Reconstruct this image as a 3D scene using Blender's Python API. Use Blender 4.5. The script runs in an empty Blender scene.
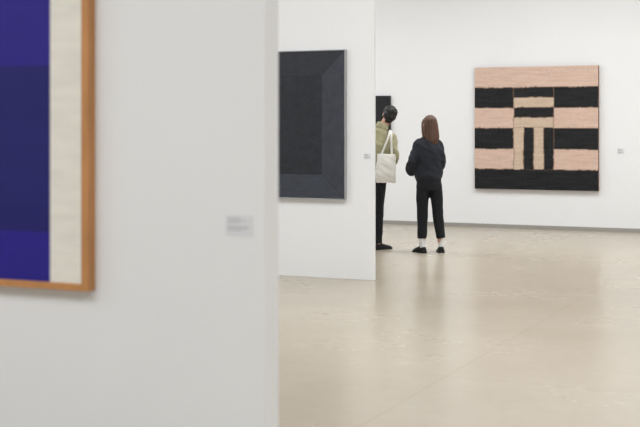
import bpy, bmesh, math, random
from mathutils import Vector, Matrix, noise, Euler
random.seed(3)
S = bpy.context.scene
COL = S.collection
S.view_settings.view_transform = 'Standard'
S.view_settings.look = 'None'

def lin(c):
    return tuple(((v/255)/12.92 if v/255 <= .04045 else ((v/255+.055)/1.055)**2.4) for v in c)

# ------------------------------------------------------------ materials
def mat_basic(name, rgb, rough=.6, var=.0, nscale=8, bump=0, bscale=200, spec=.3, stretch=(1,1,1), metallic=0, coords='Object'):
    m = bpy.data.materials.new(name); m.use_nodes = True
    nt = m.node_tree; b = nt.nodes['Principled BSDF']
    b.inputs['Roughness'].default_value = rough
    b.inputs['Specular IOR Level'].default_value = spec
    b.inputs['Metallic'].default_value = metallic
    c = lin(rgb)
    tc = nt.nodes.new('ShaderNodeTexCoord'); mp = nt.nodes.new('ShaderNodeMapping')
    mp.inputs['Scale'].default_value = stretch
    nt.links.new(tc.outputs[coords], mp.inputs[0])
    n = nt.nodes.new('ShaderNodeTexNoise'); n.inputs['Scale'].default_value = nscale; n.inputs['Detail'].default_value = 5
    nt.links.new(mp.outputs[0], n.inputs['Vector'])
    r = nt.nodes.new('ShaderNodeValToRGB')
    r.color_ramp.elements[0].position = .3; r.color_ramp.elements[1].position = .7
    r.color_ramp.elements[0].color = (*[x*(1-var) for x in c], 1)
    r.color_ramp.elements[1].color = (*[min(1, x*(1+var)) for x in c], 1)
    nt.links.new(n.outputs['Fac'], r.inputs[0]); nt.links.new(r.outputs[0], b.inputs['Base Color'])
    if bump:
        n2 = nt.nodes.new('ShaderNodeTexNoise'); n2.inputs['Scale'].default_value = bscale
        nt.links.new(mp.outputs[0], n2.inputs['Vector'])
        bp = nt.nodes.new('ShaderNodeBump'); bp.inputs['Strength'].default_value = bump; bp.inputs['Distance'].default_value = .01
        nt.links.new(n2.outputs['Fac'], bp.inputs['Height']); nt.links.new(bp.outputs[0], b.inputs['Normal'])
    return m

def mat_paint(name, rough=.7, stretch=(3, 3, 30), amt=.25, spec=.2):
    m = bpy.data.materials.new(name); m.use_nodes = True
    nt = m.node_tree; b = nt.nodes['Principled BSDF']
    b.inputs['Roughness'].default_value = rough; b.inputs['Specular IOR Level'].default_value = spec
    at = nt.nodes.new('ShaderNodeAttribute'); at.attribute_name = 'Col'
    tc = nt.nodes.new('ShaderNodeTexCoord'); mp = nt.nodes.new('ShaderNodeMapping'); mp.inputs['Scale'].default_value = stretch
    nt.links.new(tc.outputs['Object'], mp.inputs[0])
    n = nt.nodes.new('ShaderNodeTexNoise'); n.inputs['Scale'].default_value = 1.5; n.inputs['Detail'].default_value = 6
    nt.links.new(mp.outputs[0], n.inputs['Vector'])
    mr = nt.nodes.new('ShaderNodeMapRange'); mr.inputs[1].default_value = .3; mr.inputs[2].default_value = .7
    mr.inputs[3].default_value = 1-amt; mr.inputs[4].default_value = 1+amt
    nt.links.new(n.outputs['Fac'], mr.inputs[0])
    mx = nt.nodes.new('ShaderNodeVectorMath'); mx.operation = 'SCALE'
    nt.links.new(at.outputs['Color'], mx.inputs[0]); nt.links.new(mr.outputs[0], mx.inputs['Scale'])
    nt.links.new(mx.outputs[0], b.inputs['Base Color'])
    bp = nt.nodes.new('ShaderNodeBump'); bp.inputs['Strength'].default_value = .15; bp.inputs['Distance'].default_value = .003
    nt.links.new(n.outputs['Fac'], bp.inputs['Height']); nt.links.new(bp.outputs[0], b.inputs['Normal'])
    return m

M_wall = mat_basic('white_wall_paint', (234, 235, 236), .85, .008, 1.2, .03, 250, .2)
M_ceil = mat_basic('ceiling_paint', (234, 235, 236), .9, .01, 1, 0, 0, .2)
M_base = mat_basic('baseboard_grey', (155, 151, 145), .6, .05, 4)

def mat_floor():
    m = bpy.data.materials.new('polished_concrete'); m.use_nodes = True
    nt = m.node_tree; b = nt.nodes['Principled BSDF']; L = nt.links.new
    tc = nt.nodes.new('ShaderNodeTexCoord')
    n = nt.nodes.new('ShaderNodeTexNoise'); n.inputs['Scale'].default_value = .8; n.inputs['Detail'].default_value = 5; n.inputs['Roughness'].default_value = .5
    L(tc.outputs['Object'], n.inputs['Vector'])
    r = nt.nodes.new('ShaderNodeValToRGB')
    r.color_ramp.elements[0].position = .25; r.color_ramp.elements[1].position = .75
    r.color_ramp.elements[0].color = (*lin((175, 164, 147)), 1); r.color_ramp.elements[1].color = (*lin((183, 173, 157)), 1)
    L(n.outputs['Fac'], r.inputs[0])
    # fine speckle
    n2 = nt.nodes.new('ShaderNodeTexNoise'); n2.inputs['Scale'].default_value = 10; n2.inputs['Detail'].default_value = 8; n2.inputs['Roughness'].default_value = .6
    L(tc.outputs['Object'], n2.inputs['Vector'])
    mr = nt.nodes.new('ShaderNodeMapRange'); mr.inputs[1].default_value = .3; mr.inputs[2].default_value = .7; mr.inputs[3].default_value = .97; mr.inputs[4].default_value = 1.025
    L(n2.outputs['Fac'], mr.inputs[0])
    # expansion joints
    br = nt.nodes.new('ShaderNodeTexBrick'); br.offset = 0; br.inputs['Scale'].default_value = 1
    br.inputs['Brick Width'].default_value = 2.4; br.inputs['Row Height'].default_value = 2.4
    br.inputs['Mortar Size'].default_value = .005; br.inputs['Color1'].default_value = (1, 1, 1, 1); br.inputs['Color2'].default_value = (.98, .98, .98, 1)
    br.inputs['Mortar'].default_value = (.89, .87, .84, 1)
    L(tc.outputs['Object'], br.inputs['Vector'])
    # small scattered dark marks
    vo = nt.nodes.new('ShaderNodeTexVoronoi'); vo.inputs['Scale'].default_value = 1.3
    L(tc.outputs['Object'], vo.inputs['Vector'])
    mv = nt.nodes.new('ShaderNodeMapRange'); mv.inputs[1].default_value = .012; mv.inputs[2].default_value = .025; mv.inputs[3].default_value = .8; mv.inputs[4].default_value = 1
    L(vo.outputs['Distance'], mv.inputs[0])
    m1 = nt.nodes.new('ShaderNodeVectorMath'); m1.operation = 'SCALE'; L(r.outputs[0], m1.inputs[0]); L(mr.outputs[0], m1.inputs['Scale'])
    m2 = nt.nodes.new('ShaderNodeVectorMath'); m2.operation = 'MULTIPLY'; L(m1.outputs[0], m2.inputs[0]); L(br.outputs['Color'], m2.inputs[1])
    m3 = nt.nodes.new('ShaderNodeVectorMath'); m3.operation = 'SCALE'; L(m2.outputs[0], m3.inputs[0]); L(mv.outputs[0], m3.inputs['Scale'])
    L(m3.outputs[0], b.inputs['Base Color'])
    rr = nt.nodes.new('ShaderNodeMapRange'); rr.inputs[1].default_value = .3; rr.inputs[2].default_value = .7; rr.inputs[3].default_value = .245; rr.inputs[4].default_value = .285
    L(n.outputs['Fac'], rr.inputs[0]); L(rr.outputs[0], b.inputs['Roughness'])
    b.inputs['Specular IOR Level'].default_value = .38
    return m
M_floor = mat_floor()

# ------------------------------------------------------------ helpers
def new_obj(name, me, mats, parent=None):
    o = bpy.data.objects.new(name, me); COL.objects.link(o)
    for m in mats: me.materials.append(m)
    if parent: o.parent = parent
    return o

def empty(name, loc=(0, 0, 0), rotz=0):
    e = bpy.data.objects.new(name, None); COL.objects.link(e)
    e.location = loc; e.rotation_euler = (0, 0, rotz); e.empty_display_size = .2
    return e

def add_box(bm, lo, hi, mi=0, bevel=0):
    r = bmesh.ops.create_cube(bm, size=1)
    c = [(a+b)/2 for a, b in zip(lo, hi)]; s = [b-a for a, b in zip(lo, hi)]
    for v in r['verts']:
        v.co = Vector((v.co.x*s[0]+c[0], v.co.y*s[1]+c[1], v.co.z*s[2]+c[2]))
    fs = set(f for v in r['verts'] for f in v.link_faces)
    for f in fs: f.material_index = mi
    if bevel:
        es = list(set(e for v in r['verts'] for e in v.link_edges))
        rr = bmesh.ops.bevel(bm, geom=es, offset=bevel, segments=2, affect='EDGES', profile=.5)
        for f in rr['faces']: f.material_index = mi

def box_obj(name, lo, hi, mat, bevel=0, parent=None):
    bm = bmesh.new(); add_box(bm, lo, hi, 0, bevel)
    me = bpy.data.meshes.new(name); bm.to_mesh(me); bm.free()
    return new_obj(name, me, [mat], parent)

# ------------------------------------------------------------ room shell
H = 4.5
X0, X1, Y0, Y1 = -12.0, 5.0, -3.5, 17.97
box_obj('floor', (X0-.2, Y0-.2, -.1), (X1+.2, Y1+.2, 0), M_floor)
box_obj('ceiling', (X0-.2, Y0-.2, H), (X1+.2, Y1+.2, H+.1), M_ceil)
box_obj('wall_back', (X0-.2, Y1, 0), (X1+.2, Y1+.2, H), M_wall)
box_obj('wall_front', (X0-.2, Y0-.2, 0), (X1+.2, Y0, H), M_wall)
box_obj('wall_left', (X0-.2, Y0, 0), (X0, Y1, H), M_wall)
box_obj('wall_right', (X1, Y0, 0), (X1+.2, Y1, H), M_wall)
box_obj('wall_partition_near', (X0, 4.468, 0), (-2.255, 4.593, H), M_wall, .002)
box_obj('wall_partition_middle', (X0, 11.35, 0), (-4.530, 11.39, H), M_wall, .002)
box_obj('baseboard_back', (X0, Y1-.012, 0), (X1, Y1, .055), M_base)
box_obj('baseboard_right', (X1-.012, Y0, 0), (X1, Y1-.012, .055), M_base)

# ceiling light panels
M_fix = mat_basic('fixture_white_metal', (215, 215, 215), .4)
def light_panel(x, y, sx, sy, energy):
    e = empty('ceiling_light', (x, y, H))
    bm = bmesh.new(); t = .05
    add_box(bm, (-sx/2-t, -sy/2-t, -.08), (-sx/2, sy/2+t, 0)); add_box(bm, (sx/2, -sy/2-t, -.08), (sx/2+t, sy/2+t, 0))
    add_box(bm, (-sx/2, -sy/2-t, -.08), (sx/2, -sy/2, 0)); add_box(bm, (-sx/2, sy/2, -.08), (sx/2, sy/2+t, 0))
    me = bpy.data.meshes.new('housing'); bm.to_mesh(me); bm.free(); new_obj('housing', me, [M_fix], e)
    l = bpy.data.lights.new('lamp', 'AREA'); l.shape = 'RECTANGLE'; l.size = sx; l.size_y = sy; l.energy = energy
    l.color = (.965, .983, 1.0)
    o = bpy.data.objects.new('lamp', l); COL.objects.link(o); o.parent = e; o.location = (0, 0, -.05)
for y, en in ((0.6, 133), (7.9, 142), (14.6, 156)):
    for x in (-9, -3.6, 1.8):
        light_panel(x, y, 3.6, 2.2, en)

# ------------------------------------------------------------ paintings
def canvas(name, w, h, depth, fn, mat, parent, res=.01, y_back=0, side=None):
    nx = int(w/res); nz = int(h/res)
    vs = []; cols = []
    for j in range(nz+1):
        for i in range(nx+1):
            u = w*i/nx; v = h*j/nz
            vs.append((u-w/2, y_back-depth, v-h/2)); cols.append(fn(u, v))
    fs = []
    for j in range(nz):
        for i in range(nx):
            a = j*(nx+1)+i; fs.append((a, a+1, a+nx+2, a+nx+1))
    b = len(vs)
    for (x, z) in ((-w/2, -h/2), (w/2, -h/2), (w/2, h/2), (-w/2, h/2)):
        for y in (y_back-depth, y_back):
            vs.append((x, y, z)); cols.append(side or cols[0])
    for k in range(4):
        a = b+2*k; c = b+2*((k+1) % 4); fs.append((a, a+1, c+1, c))
    fs.append((b+1, b+7, b+5, b+3))
    me = bpy.data.meshes.new(name); me.from_pydata(vs, [], fs)
    at = me.color_attributes.new('Col', 'FLOAT_COLOR', 'POINT')
    at.data.foreach_set('color', [q for c in cols for q in (*c, 1)])
    me.update()
    return new_obj(name, me, [mat], parent)

def frame(name, w, h, bar_w, depth, mat, parent, bar_b=None, gap=0):
    bm = bmesh.new(); bb = bar_b or bar_w
    W, Hh = w/2, h/2
    add_box(bm, (-W, -depth, -Hh), (-W+bar_w, 0, Hh), 0, .002); add_box(bm, (W-bar_w, -depth, -Hh), (W, 0, Hh), 0, .002)
    add_box(bm, (-W+bar_w, -depth, -Hh), (W-bar_w, 0, -Hh+bb), 0, .002); add_box(bm, (-W+bar_w, -depth, Hh-bb), (W-bar_w, 0, Hh), 0, .002)
    me = bpy.data.meshes.new(name); bm.to_mesh(me); bm.free()
    return new_obj(name, me, [mat], parent)

def nz(u, v, s, k=0): return noise.noise(Vector((u*s, v*s, k)))

# striped painting (back wall)
PINK, PINK2, BLK = lin((199, 169, 153)), lin((213, 188, 172)), lin((36, 37, 40))
PW, PH = 1.84, 1.806
def f_striped(u, v):
    d = .010
    uu = (u + d*nz(u, v, 9, 1) + d*.5*nz(u, v, 30, 4))/PW; vv = 1-(v + d*nz(u, v, 9, 2) + d*.6*nz(u, v, 30, 3))/PH
    rows = [.168, .335, .50, .67, .835]
    r = sum(vv > q for q in rows)
    black = r in (1, 3, 5); inset = False
    edge = min(abs(vv-q) for q in rows)
    if .325 < uu < .65 and .168 < vv < .835:
        inset = True
        lu = (uu-.325)/.325
        if vv < .495:
            q = (vv-.168)/.327; black = int(q*4) in (0, 2)
            edge = min(abs(q*4-round(q*4))*.08, 1)
        else:
            black = int(lu*4) in (1, 3)
            edge = abs(lu*4-round(lu*4))*.08
        edge = min(edge, abs(lu)*.325, abs(1-lu)*.325)
    elif .168 < vv < .835:
        edge = min(edge, abs(uu-.325), abs(uu-.65))
    s = min(1, max(0, .5+.5*nz(u*.5, v*4, 7, 9)+.45*nz(u*2, v*3, 14, 5)))
    if black:
        c = BLK; t = .25+s*.8; c = tuple(x*t+.002 for x in c)
    else:
        a, b_ = (PINK, PINK2)
        if inset: a = lin((190, 168, 146)); b_ = lin((206, 186, 166))
        c = tuple(x*(1-s)+y*s for x, y in zip(a, b_))
    if edge < .005:
        k = lin((118, 92, 74)); c = tuple(x*.5+y*.5 for x, y in zip(c, k))
    return c
M_pa = mat_paint('oil_paint_brushed', .6, (3, 3, 24), .06)
e = empty('striped_abstract_painting', (-4.609, 17.965, 1.483))
canvas('canvas', PW, PH, .06, f_striped, M_pa, e, .008, side=lin((120, 78, 58)))

# blue abstract painting (near partition)
FW, FH = 1.9, 1.75
BL = [lin((42, 32, 134)), lin((29, 31, 104)), lin((31, 32, 108)), lin((28, 28, 104)), lin((38, 29, 134))]
def f_blue(u, v):
    z = v+.815+.02
    if u > FW-.07-.168 + .002*nz(u, v, 12): return lin((231, 228, 218))
    q = z+.004*nz(u, v, 8)
    if q > 1.77: c = BL[0]
    elif q > 1.53: c = BL[1]
    elif q > 1.17: c = BL[2]
    elif q > 1.05: c = BL[3]
    else: c = BL[4]
    return c
M_pb = mat_paint('acrylic_paint_blue', .55, (4, 4, 14), .05, .3)
M_wood = mat_basic('honey_wood_frame', (192, 136, 84), .45, .12, 3, .1, 60, .4, (6, 6, 1.2))
e = empty('blue_abstract_painting', (-3.068-FW/2, 4.468, .815+FH/2))
frame('frame', FW, FH, .035, .055, M_wood, e, .03)
canvas('canvas', FW-.07, FH-.06, .047, f_blue, M_pb, e, .01)

# dark abstract painting (middle partition)
DW, DH = 1.7, 1.485
def f_dark(u, v):
    m = .240
    du, dv = min(u, DW-.02-u), min(v, DH-.02-v)
    if du > m and dv > m:
        c = lin((41, 44, 50)); s = .85+.3*abs(nz(u, v, 6, 1))+.25*nz(u, v, 45, 3)
        if min(du, dv) < m+.012: s = .7
    else:
        if du < dv: c = lin((57, 60, 69)) if u > DW/2 else lin((50, 52, 60)); s = 1+.16*nz(u*8, v*.6, 9, 2)
        elif v < DH/2: c = lin((59, 63, 72)); s = 1+.14*nz(u*.6, v*8, 9, 2)
        else: c = lin((46, 48, 55)); s = 1+.14*nz(u*.6, v*8, 9, 2)
        if abs(du-dv) < .008: s *= .72
    return tuple(x*s for x in c)
M_pd = mat_paint('graphite_paint', .5, (10, 10, 10), .12, .3)
M_alu = mat_basic('aluminium_frame', (168, 168, 170), .35, .02, 4, 0, 0, .5, metallic=.6)
e = empty('dark_abstract_painting', (-4.819-DW/2, 11.35, .787+DH/2))
frame('frame', DW, DH, .008, .05, M_alu, e)
canvas('canvas', DW-.018, DH-.018, .046, f_dark, M_pd, e, .008)

# small black painting on back wall
e = empty('black_abstract_painting', (-7.49, 17.965, 1.44))
def f_blk(u, v):
    c = lin((30, 30, 33)); return tuple(x*(1+.3*nz(u, v, 6)) for x in c)
canvas('canvas', 1.2, 1.08, .05, f_blk, M_pd, e, .02)

# wall labels
M_lab = mat_basic('label_card', (222, 223, 227), .5, .01, 4)
M_txt = mat_basic('label_print', (190, 190, 194), .7)
M_txt2 = mat_basic('label_print_dark', (150, 150, 152), .7)
def label(x, y, z, w, h, lines, mt=None):
    bm = bmesh.new(); add_box(bm, (-w/2, -.003, -h/2), (w/2, 0, h/2), 0)
    for (a, b, c) in lines:
        add_box(bm, (-w/2+a*w, -.0034, h/2-c*h-.025*h), (-w/2+b*w, -.003, h/2-c*h+.025*h), 1)
    me = bpy.data.meshes.new('wall_label'); bm.to_mesh(me); bm.free()
    o = new_obj('wall_label', me, [M_lab, mt or M_txt]); o.location = (x, y, z)
LN = [(.08, .55, .14), (.08, .75, .26), (.08, .5, .34), (.08, .85, .55), (.08, .8, .64), (.08, .6, .73)]
label(-2.371, 4.468, 1.114, .124, .082, LN)
label(-4.60, 11.35, 1.215, .075, .06, LN, M_txt2)
label(-3.38, 17.97, 1.15, .10, .085, LN, M_txt2)

# ------------------------------------------------------------ figure tools
def catmull(rows, n):
    out = []
    R = [rows[0]]+list(rows)+[rows[-1]]
    for i in range(1, len(R)-2):
        for k in range(n):
            t = k/n; p0, p1, p2, p3 = R[i-1], R[i], R[i+1], R[i+2]
            out.append(tuple(.5*((2*b)+(-a+c)*t+(2*a-5*b+4*c-d)*t*t+(-a+3*b-3*c+d)*t**3) for a, b, c, d in zip(p0, p1, p2, p3)))
    out.append(tuple(rows[-1])); return out

def tube(bm, rows, seg=20, n=4, xax=(1, 0, 0)):
    rows = [tuple(r) if len(r) == 5 else (*r, r[3]) for r in rows]
    P = catmull(rows, n) if n > 1 else rows
    xax = Vector(xax); rings = []
    for i, p in enumerate(P):
        c = Vector(p[:3]); a = Vector(P[max(0, i-1)][:3]); b = Vector(P[min(len(P)-1, i+1)][:3])
        t = (b-a).normalized(); u = xax-t*xax.dot(t)
        if u.length < 1e-4: u = Vector((0, 1, 0))-t*t.y
        u.normalize(); v = t.cross(u)
        rings.append([bm.verts.new(c+u*p[3]*math.cos(2*math.pi*k/seg)+v*p[4]*math.sin(2*math.pi*k/seg)) for k in range(seg)])
    for a, b in zip(rings, rings[1:]):
        for k in range(seg): bm.faces.new((a[k], a[(k+1) % seg], b[(k+1) % seg], b[k]))
    bm.faces.new(rings[0][::-1]); bm.faces.new(rings[-1])

def ell(bm, c, r, M=None, sub=3):
    res = bmesh.ops.create_icosphere(bm, subdivisions=sub, radius=1)
    for v in res['verts']:
        p = Vector((v.co.x*r[0], v.co.y*r[1], v.co.z*r[2]))+Vector(c)
        v.co = M @ p if M else p

def finish(name, bm, mat, parent, voxel=.01, smooth=4, disp=None, decimate=None):
    bmesh.ops.recalc_face_normals(bm, faces=bm.faces)
    me = bpy.data.meshes.new(name+'_src'); bm.to_mesh(me); bm.free()
    o = bpy.data.objects.new(name+'_tmp', me); COL.objects.link(o)
    if voxel:
        m = o.modifiers.new('r', 'REMESH'); m.mode = 'VOXEL'; m.voxel_size = voxel; m.use_smooth_shade = True
    if smooth:
        s = o.modifiers.new('s', 'SMOOTH'); s.factor = .5; s.iterations = smooth
    dg = bpy.context.evaluated_depsgraph_get(); dg.update()
    me2 = bpy.data.meshes.new_from_object(o.evaluated_get(dg))
    bpy.data.objects.remove(o)
    me2.materials.clear()
    if disp:
        ns = [v.normal.copy() for v in me2.vertices]
        for v, n_ in zip(me2.vertices, ns): v.co += n_*disp(v.co)
    for p in me2.polygons: p.use_smooth = True
    me2.name = name
    return new_obj(name, me2, [mat], parent)

def hand(bm, w, d, s, n_, sc=1.0):
    w, d, s, n_ = Vector(w), Vector(d).normalized(), Vector(s), Vector(n_)
    s = (s-d*s.dot(d)).normalized(); n_ = (n_-d*n_.dot(d)-s*n_.dot(s)).normalized()
    pr = [w-d*.03, w+d*.01, w+d*.04*sc, w+d*.075*sc, w+d*.092*sc]
    tube(bm, [(*pr[0], .026, .020), (*pr[1], .028, .018), (*pr[2], .040*sc, .017), (*pr[3], .042*sc, .014), (*pr[4], .036*sc, .010)], 16, 3, s)
    for off, L, sp in ((.031, .070, .10), (.0105, .080, .03), (-.0105, .075, -.03), (-.030, .058, -.12)):
        p = w+d*.078*sc+s*off*sc; dr = (d+s*sp).normalized(); rows = [(*p, .0085*sc)]
        ang = 0
        for frac, a in ((.42, 18), (.32, 32), (.26, 28)):
            ang += a; q = dr*math.cos(math.radians(ang))+n_*math.sin(math.radians(ang))
            p = p+q*L*frac*sc*1.1; rows.append((*p, .0075*sc))
        rows[-1] = (*p, .006*sc)
        tube(bm, rows, 10, 3, s)
    p = w+d*.02*sc+s*.024*sc; q = (d*.6+s*.7+n_*.35).normalized(); p2 = p+q*.04*sc; q2 = (d*.85+s*.3+n_*.5).normalized()
    p3 = p2+q2*.03*sc; p4 = p3+q2*.022*sc
    tube(bm, [(*p, .014*sc), (*p2, .010*sc), (*p3, .009*sc), (*p4, .007*sc)], 10, 3, n_)

def head_parts(bm, M):
    ell(bm, (0, -.012, .022), (.074, .094, .088), M)
    ell(bm, (0, .022, -.02), (.062, .066, .075), M)
    ell(bm, (0, .040, -.068), (.040, .042, .036), M, 2)
    ell(bm, (0, .070, -.094), (.018, .014, .012), M, 2)
    for s in (-1, 1):
        ell(bm, (s*.077, -.008, -.008), (.010, .020, .031), M, 2)
        ell(bm, (s*.036, .058, -.030), (.020, .020, .018), M, 2)
        ell(bm, (s*.030, .074, .020), (.022, .012, .007), M, 2)
    T = lambda p: tuple(M @ Vector(p))
    tube(bm, [(*T((0, .080, .012)), .007), (*T((0, .094, -.012)), .009), (*T((0, .103, -.030)), .011), (*T((0, .092, -.038)), .009)], 10, 3)
    ell(bm, (0, .083, -.058), (.024, .009, .006), M, 2)
    ell(bm, (0, .080, -.068), (.020, .009, .006), M, 2)

def face_details(M, parent):
    bm = bmesh.new()
    for s in (-1, 1): ell(bm, (s*.031, .074, .004), (.0135, .0135, .0105), M, 3)
    finish('eyes', bm, M_eye, parent, None, 0)
    bm = bmesh.new()
    for s in (-1, 1): ell(bm, (s*.031, .0858, .004), (.0056, .003, .0056), M, 2)
    finish('irises', bm, M_iris, parent, None, 0)
    bm = bmesh.new()
    ell(bm, (0, .0855, -.0585), (.0235, .008, .0052), M, 2); ell(bm, (0, .083, -.0675), (.020, .0085, .0058), M, 2)
    finish('lips', bm, M_lip, parent, None, 0)
    bm = bmesh.new()
    for s in (-1, 1): ell(bm, (s*.031, .0845, .026), (.021, .006, .0035), M, 2)
    finish('eyebrows', bm, M_hairb, parent, None, 0)

def foot_M(ax, ay, yaw): return Matrix.Translation((ax, ay, 0)) @ Matrix.Rotation(-yaw, 4, 'Z')

def foot(bm, A2, F, r):
    pts = [(F @ Vector(p)) for p in ((0, -.03, .046), (0, .03, .042), (0, .10, .028), (0, .15, .022))]
    tube(bm, [(*A2, r), (*pts[0], .028)], 12, 1)
    tube(bm, [(*pts[0], .026), (*pts[1], .026), (*pts[2], .024, .014), (*pts[3], .020, .009)], 12, 2)

def shoe(bm_u, bm_s, M, L=.255, W=.046):
    # profile along local +y (toe); s position, half width, height
    prof = [(-.065, .45, .050), (-.055, .72, .072), (-.03, .80, .088), (.01, .82, .090), (.05, .84, .080), (.09, .95, .063), (.13, 1.0, .052), (.165, .92, .043), (.185, .65, .035), (.193, .30, .024)]
    k = L/.258; rings = []; seg = 20
    for (s, w, h) in prof:
        r = []
        for i in range(seg):
            a = 2*math.pi*i/seg; cx = math.cos(a); sz = math.sin(a)
            x = W*w*math.copysign(abs(cx)**.8, cx); z = .012+(h-.012)*abs(sz)**.8 if sz > 0 else .012+sz*.006
            r.append(bm_u.verts.new(M @ Vector((x, s*k, z))))
        rings.append(r)
    for a, b in zip(rings, rings[1:]):
        for i in range(seg): bm_u.faces.new((a[i], a[(i+1) % seg], b[(i+1) % seg], b[i]))
    bm_u.faces.new(rings[0][::-1]); bm_u.faces.new(rings[-1])
    # sole
    top, bot = [], []
    out = [(W*w*1.10+.002, s*k*1.03) for (s, w, h) in prof]
    loop = out+[(-x, y) for x, y in out[::-1]]
    for x, y in loop:
        bot.append(bm_s.verts.new(M @ Vector((x, y, 0)))); top.append(bm_s.verts.new(M @ Vector((x, y, .016))))
    n = len(loop)
    for i in range(n): bm_s.faces.new((bot[i], bot[(i+1) % n], top[(i+1) % n], top[i]))
    bm_s.faces.new(bot[::-1]); bm_s.faces.new(top)

M_skin = mat_basic('skin', (205, 160, 135), .5, .04, 20)
M_eye = mat_basic('eye_white', (235, 232, 228), .2); M_iris = mat_basic('iris_brown', (50, 32, 22), .2)
M_lip = mat_basic('lips', (176, 105, 98), .4)
M_hair = mat_basic('auburn_hair', (84, 56, 40), .42, .4, 5, .5, 10, .45, (14, 14, 1.2))
M_hairb = mat_basic('black_hair', (26, 23, 22), .45, .35, 30, .4, 90, .4)
M_jkt = mat_basic('navy_jacket_cloth', (34, 37, 45), .75, .12, 8, .25, 400)
M_tr = mat_basic('black_trouser_cloth', (24, 26, 31), .8, .1, 8, .2, 400)
M_sock = mat_basic('white_sock_knit', (222, 222, 220), .85, .03, 30, .3, 300)
M_shoe = mat_basic('black_leather', (18, 17, 18), .5, .1, 10, .1, 80, .3)
M_sole = mat_basic('rubber_sole', (26, 25, 25), .8)
M_khaki = mat_basic('khaki_cotton', (166, 161, 131), .85, .06, 8, .25, 350)
M_tote = mat_basic('natural_canvas', (230, 229, 222), .9, .03, 12, .3, 300)

def fold(amp, s=9, st=.5, hf=.25):
    def f(p): return amp*(noise.noise(Vector((p.x*s+p.z*s*.5, p.y*s, p.z*s*st)))+hf*noise.noise(Vector((p.x*s*.8+7, p.y*s*.8, p.z*s*2+p.x*s))))
    return f

# ------------------------------------------------------------ woman
YAW = math.radians(24.2)
wo = empty('woman', (-4.924, 14.122, 0), YAW+math.radians(6))
HM = Matrix.Translation((.002, .012, 1.528)) @ Matrix.Rotation(math.radians(14), 4, 'Z') @ Matrix.Rotation(math.radians(-3), 4, 'X')
bm = bmesh.new()
head_parts(bm, HM)
tube(bm, [(-.005, 0, .80, .14, .10), (-.005, 0, .92, .135, .095), (-.01, 0, 1.05, .115, .085), (-.01, 0, 1.20, .135, .10), (-.01, 0, 1.30, .12, .085), (-.008, -.01, 1.36, .06, .055), (-.004, -.006, 1.40, .048, .050), (0, .004, 1.47, .045, .047)], 24)
LA = [(-.135, 0, 1.285), (-.205, -.035, 1.09), (-.205, .11, .950)]
RA = [(.115, 0, 1.285), (.140, -.035, 1.08), (.115, .12, .965)]
for A in (LA, RA):
    tube(bm, [(*A[0], .045), (*(Vector(A[0]).lerp(Vector(A[1]), .5)), .042), (*A[1], .036), (*(Vector(A[1]).lerp(Vector(A[2]), .5)), .034), (*A[2], .025)], 16)
hand(bm, LA[2], (.5, .85, .1), (0, .2, 1), (1, -.6, 0), .92)
hand(bm, RA[2], (-.55, .8, -.1), (0, .2, 1), (-1, -.6, 0), .92)
LL = [(-.080, .0, .80), (-.082, .015, .46), (-.090, -.01, .09)]
RL = [(.075, .0, .80), (.108, .015, .46), (.142, 0.0, .09)]
FL = foot_M(-.090, -.01, math.radians(-18)); FR = foot_M(.142, 0, math.radians(8))
for A, F in ((LL, FL), (RL, FR)):
    tube(bm, [(*A[0], .075), (*(Vector(A[0]).lerp(Vector(A[1]), .5)), .062), (*A[1], .048), (*(Vector(A[1]).lerp(Vector(A[2]), .35)), .050), (*A[2], .034)], 18)
    foot(bm, A[2], F, .032)
finish('body', bm, M_skin, wo, .0045, 2)
face_details(HM, wo)
# jacket
bm = bmesh.new()
tube(bm, [(-.008, 0, .855, .150, .118), (-.008, 0, .885, .156, .128), (-.010, -.005, .93, .168, .142), (-.010, -.008, 1.05, .166, .140), (-.010, -.008, 1.2, .168, .135), (-.010, -.006, 1.27, .170, .120), (-.010, -.006, 1.315, .150, .105), (-.008, -.006, 1.35, .110, .088), (-.006, -.004, 1.385, .075, .070), (-.004, 0, 1.41, .066, .062)], 28)
for A, r in ((LA, 1.06), (RA, .92)):
    a, b, c = map(Vector, A)
    i_ = Vector((a.x*.45, 0, a.z+.035)); m_ = Vector((a.x*.85, 0, a.z+.018))
    tube(bm, [(*i_, .05), (*m_, .060), (*a.lerp(b, .12), .066*r), (*a.lerp(b, .5), .065*r), (*b, .061*r), (*b.lerp(c, .4), .058*r), (*b.lerp(c, .8), .053*r), (*c, .036*r)], 20, 4, (0, 1, 0))
    ell(bm, a, (.066*r, .072, .062*r))
finish('jacket', bm, M_jkt, wo, .009, 5, fold(.018, 10, .6, .5))
bm = bmesh.new()
tube(bm, [(-.008, 0, .845, .148, .118), (-.008, 0, .86, .151, .121), (-.008, 0, .895, .153, .124)], 32, 3)
for A in (LA, RA):
    b, c = Vector(A[1]), Vector(A[2]); tube(bm, [(*b.lerp(c, .88), .037), (*b.lerp(c, 1.06), .035)], 18, 3)
finish('jacket_ribbing', bm, M_tr, wo, .007, 2)
bm = bmesh.new()
tube(bm, [(-.006, -.004, 1.375, .080, .074), (-.004, -.004, 1.40, .073, .069), (-.003, -.004, 1.425, .068, .066)], 24, 3)
finish('jacket_collar', bm, M_jkt, wo, .007, 3)
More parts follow.
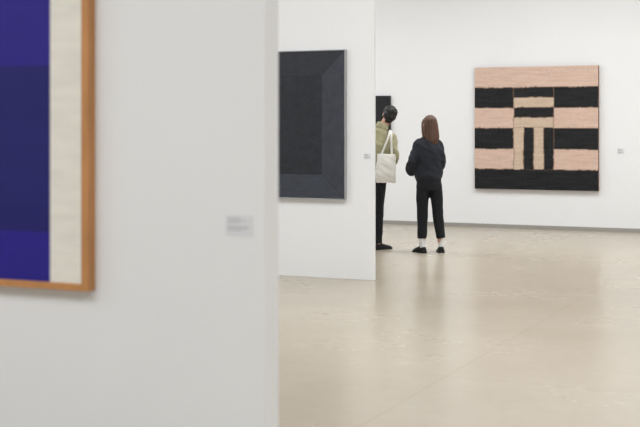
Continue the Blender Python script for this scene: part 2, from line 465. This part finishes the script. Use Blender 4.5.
# trousers
bm = bmesh.new()
tube(bm, [(-.005, 0, .92, .132, .100), (-.005, -.004, .86, .148, .118), (-.003, -.006, .79, .156, .122), (-.003, -.002, .755, .148, .108)], 28)
for A, x in ((LL, -.090), (RL, .140)):
    a, b, c = map(Vector, A)
    tube(bm, [(a.x*.98, 0, .80, .082, .098), (*a.lerp(b, .35), .077, .086), (*b, .066, .070), (*b.lerp(c, .45), .060, .064), (x, -.004, .170, .055, .059)], 22)
finish('trousers', bm, M_tr, wo, .008, 5, fold(.006, 10, .6))
bm = bmesh.new()
for A, F in ((LL, FL), (RL, FR)):
    c = Vector(A[2]); p = F @ Vector((0, -.02, .05))
    tube(bm, [(c.x, c.y, .22, .038), (c.x, c.y, .13, .037), (p.x, p.y, .06, .034)], 18, 3)
    q = F @ Vector((0, .03, .048)); tube(bm, [(p.x, p.y, .065, .032), (*q, .026)], 14, 2)
finish('socks', bm, M_sock, wo, .006, 2)
bu, bs = bmesh.new(), bmesh.new()
shoe(bu, bs, FL, .245, .046); shoe(bu, bs, FR, .245, .046)
finish('shoes', bu, M_shoe, wo, .0055, 2); finish('shoe_soles', bs, M_sole, wo, None, 0)
# hair: cap + long straight fall to the shoulders
bm = bmesh.new()
ell(bm, (0, -.020, .030), (.083, .098, .089), HM)
T = lambda x, y, z: tuple(HM @ Vector((x, y, z)))
tube(bm, [(*T(0, -.030, .06), .068, .080), (*T(0, -.034, .0), .088, .084), (*T(0, -.048, -.07), .090, .072), (*T(0, -.072, -.14), .088, .052), (*T(0, -.088, -.19), .074, .036), (*T(.0, -.092, -.235), .048, .018)], 28)
for s in (-1, 1):
    tube(bm, [(*T(s*.040, .015, .075), .018), (*T(s*.062, .030, .045), .020, .026), (*T(s*.072, .030, .01), .018, .028), (*T(s*.076, .02, -.06), .018, .032), (*T(s*.076, .0, -.13), .018, .032), (*T(s*.066, -.02, -.18), .012, .024)], 14)
def hd(p):
    a = math.atan2(p.y, p.x)
    return .0035*noise.noise(Vector((a*14, a*3, p.z*3)))+.0025*noise.noise(Vector((p.x*120, p.y*120, p.z*5)))
finish('hair', bm, M_hair, wo, .005, 3, hd)

# ------------------------------------------------------------ man
MLOC = (-5.547, 14.226, 0); MROT = YAW-math.radians(2)
ma = empty('man', MLOC, MROT)
HM = Matrix.Translation((.068, .030, 1.646)) @ Matrix.Rotation(math.radians(15), 4, 'Y') @ Matrix.Rotation(math.radians(-8), 4, 'X') @ Matrix.Rotation(math.radians(6), 4, 'Z')
bm = bmesh.new()
head_parts(bm, HM)
tube(bm, [(-.13, 0, .86, .155, .105), (-.125, 0, 1.0, .145, .10), (-.095, 0, 1.18, .15, .11), (-.07, -.005, 1.34, .15, .10), (-.052, -.01, 1.42, .11, .075), (-.026, -.008, 1.485, .066, .060), (0, 0, 1.53, .054, .056), (.043, .012, 1.60, .052, .055)], 24)
LA = [(-.235, 0, 1.37), (-.29, -.03, 1.11), (-.20, .18, 1.02)]
RA = [(.092, 0, 1.37), (.125, -.045, 1.12), (.095, .19, 1.05)]
for A in (LA, RA):
    tube(bm, [(*A[0], .050), (*(Vector(A[0]).lerp(Vector(A[1]), .5)), .047), (*A[1], .040), (*(Vector(A[1]).lerp(Vector(A[2]), .5)), .038), (*A[2], .028)], 16)
hand(bm, LA[2], (.7, .6, .0), (0, .2, 1), (.6, -.6, 0))
hand(bm, RA[2], (-.7, .6, .0), (0, .2, 1), (-.6, -.6, 0))
LL = [(-.215, 0, .86), (-.24, .015, .49), (-.262, -.01, .09)]
RL = [(-.052, 0, .86), (-.066, .02, .49), (-.072, 0, .09)]
FL = foot_M(-.262, -.01, math.radians(-15)); FR = foot_M(-.072, 0, math.radians(48))
for A, F in ((LL, FL), (RL, FR)):
    tube(bm, [(*A[0], .080), (*(Vector(A[0]).lerp(Vector(A[1]), .5)), .068), (*A[1], .052), (*(Vector(A[1]).lerp(Vector(A[2]), .35)), .052), (*A[2], .036)], 18)
    foot(bm, A[2], F, .034)
finish('body', bm, M_skin, ma, .0045, 2)
face_details(HM, ma)
bm = bmesh.new()
tube(bm, [(-.125, 0, .86, .172, .130), (-.120, 0, .95, .176, .132), (-.105, -.004, 1.1, .172, .132), (-.082, -.006, 1.25, .178, .134), (-.068, -.006, 1.35, .184, .120), (-.060, -.008, 1.40, .162, .105), (-.048, -.008, 1.45, .120, .090), (-.032, -.006, 1.495, .080, .074), (-.024, -.004, 1.52, .068, .066)], 28)
for A in (LA, RA):
    a, b, c = map(Vector, A)
    i_ = Vector((-.07+(a.x+.07)*.45, 0, a.z+.035)); m_ = Vector((-.07+(a.x+.07)*.85, 0, a.z+.016))
    tube(bm, [(*i_, .05), (*m_, .060), (*a.lerp(b, .12), .066), (*a.lerp(b, .5), .064), (*b, .060), (*b.lerp(c, .5), .054), (*b.lerp(c, .95), .044)], 20, 4, (0, 1, 0))
    ell(bm, a, (.066, .070, .062))
finish('shirt_jacket', bm, M_khaki, ma, .009, 5, fold(.011, 11, .7, .5))
bm = bmesh.new()
tube(bm, [(-.030, -.010, 1.49, .088, .080), (-.021, -.010, 1.52, .077, .073), (-.010, -.008, 1.548, .069, .068)], 24, 3)
finish('collar', bm, M_khaki, ma, .006, 3)
bm = bmesh.new()
tube(bm, [(-.13, 0, .96, .150, .108), (-.132, -.004, .88, .160, .122), (-.134, -.004, .83, .158, .115)], 28)
for A in (LL, RL):
    a, b, c = map(Vector, A)
    tube(bm, [(*a, .084, .100), (*a.lerp(b, .4), .078, .086), (*b, .062, .068), (*b.lerp(c, .5), .054, .06), (c.x, c.y, .075, .050, .056)], 22)
finish('trousers', bm, M_tr, ma, .008, 5, fold(.006, 10, .6))
bu, bs = bmesh.new(), bmesh.new()
shoe(bu, bs, FL, .28, .049); shoe(bu, bs, FR, .28, .049)
finish('shoes', bu, M_shoe, ma, .0055, 2); finish('shoe_soles', bs, M_sole, ma, None, 0)
bm = bmesh.new()
ell(bm, (0, -.020, .034), (.086, .100, .086), HM)
ell(bm, (0, -.045, -.015), (.078, .068, .068), HM)
ell(bm, (0, .045, .075), (.060, .040, .030), HM)
ell(bm, (0, -.060, -.065), (.052, .034, .045), HM)
finish('hair', bm, M_hairb, ma, .005, 2, lambda p: .009*noise.noise(p*38)+.005*noise.noise(p*85))

# tote bag hanging from the man's right shoulder, on his back
tb = empty('tote_bag', MLOC, MROT)
bm = bmesh.new()
cx = .018
tube(bm, [(cx, -.185, .825, .105, .012), (cx, -.185, .84, .118, .030), (cx+.001, -.187, .92, .124, .042), (cx+.004, -.185, 1.03, .122, .036), (cx+.006, -.178, 1.13, .116, .020), (cx+.008, -.172, 1.175, .112, .008)], 32, 4)
finish('bag', bm, M_tote, tb, .006, 3, fold(.010, 12, .8, .5))
bm = bmesh.new()
def strap(pts, w=.013, t=.003, xa=(1, 0, 0)):
    tube(bm, [(*p, w, t) for p in pts], 10, 5, xa)
strap([(-.049, -.176, 1.13), (-.014, -.168, 1.22), (.036, -.155, 1.34), (.062, -.125, 1.42), (.070, -.06, 1.455), (.072, .0, 1.465), (.070, .07, 1.45), (.066, .125, 1.38)])
strap([(.091, -.176, 1.13), (.089, -.165, 1.22), (.086, -.150, 1.34), (.085, -.122, 1.41), (.088, -.06, 1.445), (.090, .0, 1.455), (.088, .07, 1.44), (.082, .125, 1.37)])
finish('straps', bm, M_tote, tb, None, 0)

# ------------------------------------------------------------ camera
cam = bpy.data.cameras.new('camera'); co = bpy.data.objects.new('camera', cam); COL.objects.link(co)
co.location = (0, 0, 1.52); co.rotation_euler = (math.radians(90), 0, YAW)
cam.lens = 70; cam.sensor_width = 36; cam.shift_y = -87.9/640; cam.shift_x = -1.0/640
cam.dof.use_dof = True; cam.dof.focus_distance = 15.5; cam.dof.aperture_fstop = 2.8
cam.clip_end = 100
S.camera = co
w = bpy.data.worlds.new('world'); S.world = w; w.use_nodes = True
w.node_tree.nodes['Background'].inputs[0].default_value = (.8, .85, .9, 1); w.node_tree.nodes['Background'].inputs[1].default_value = .3
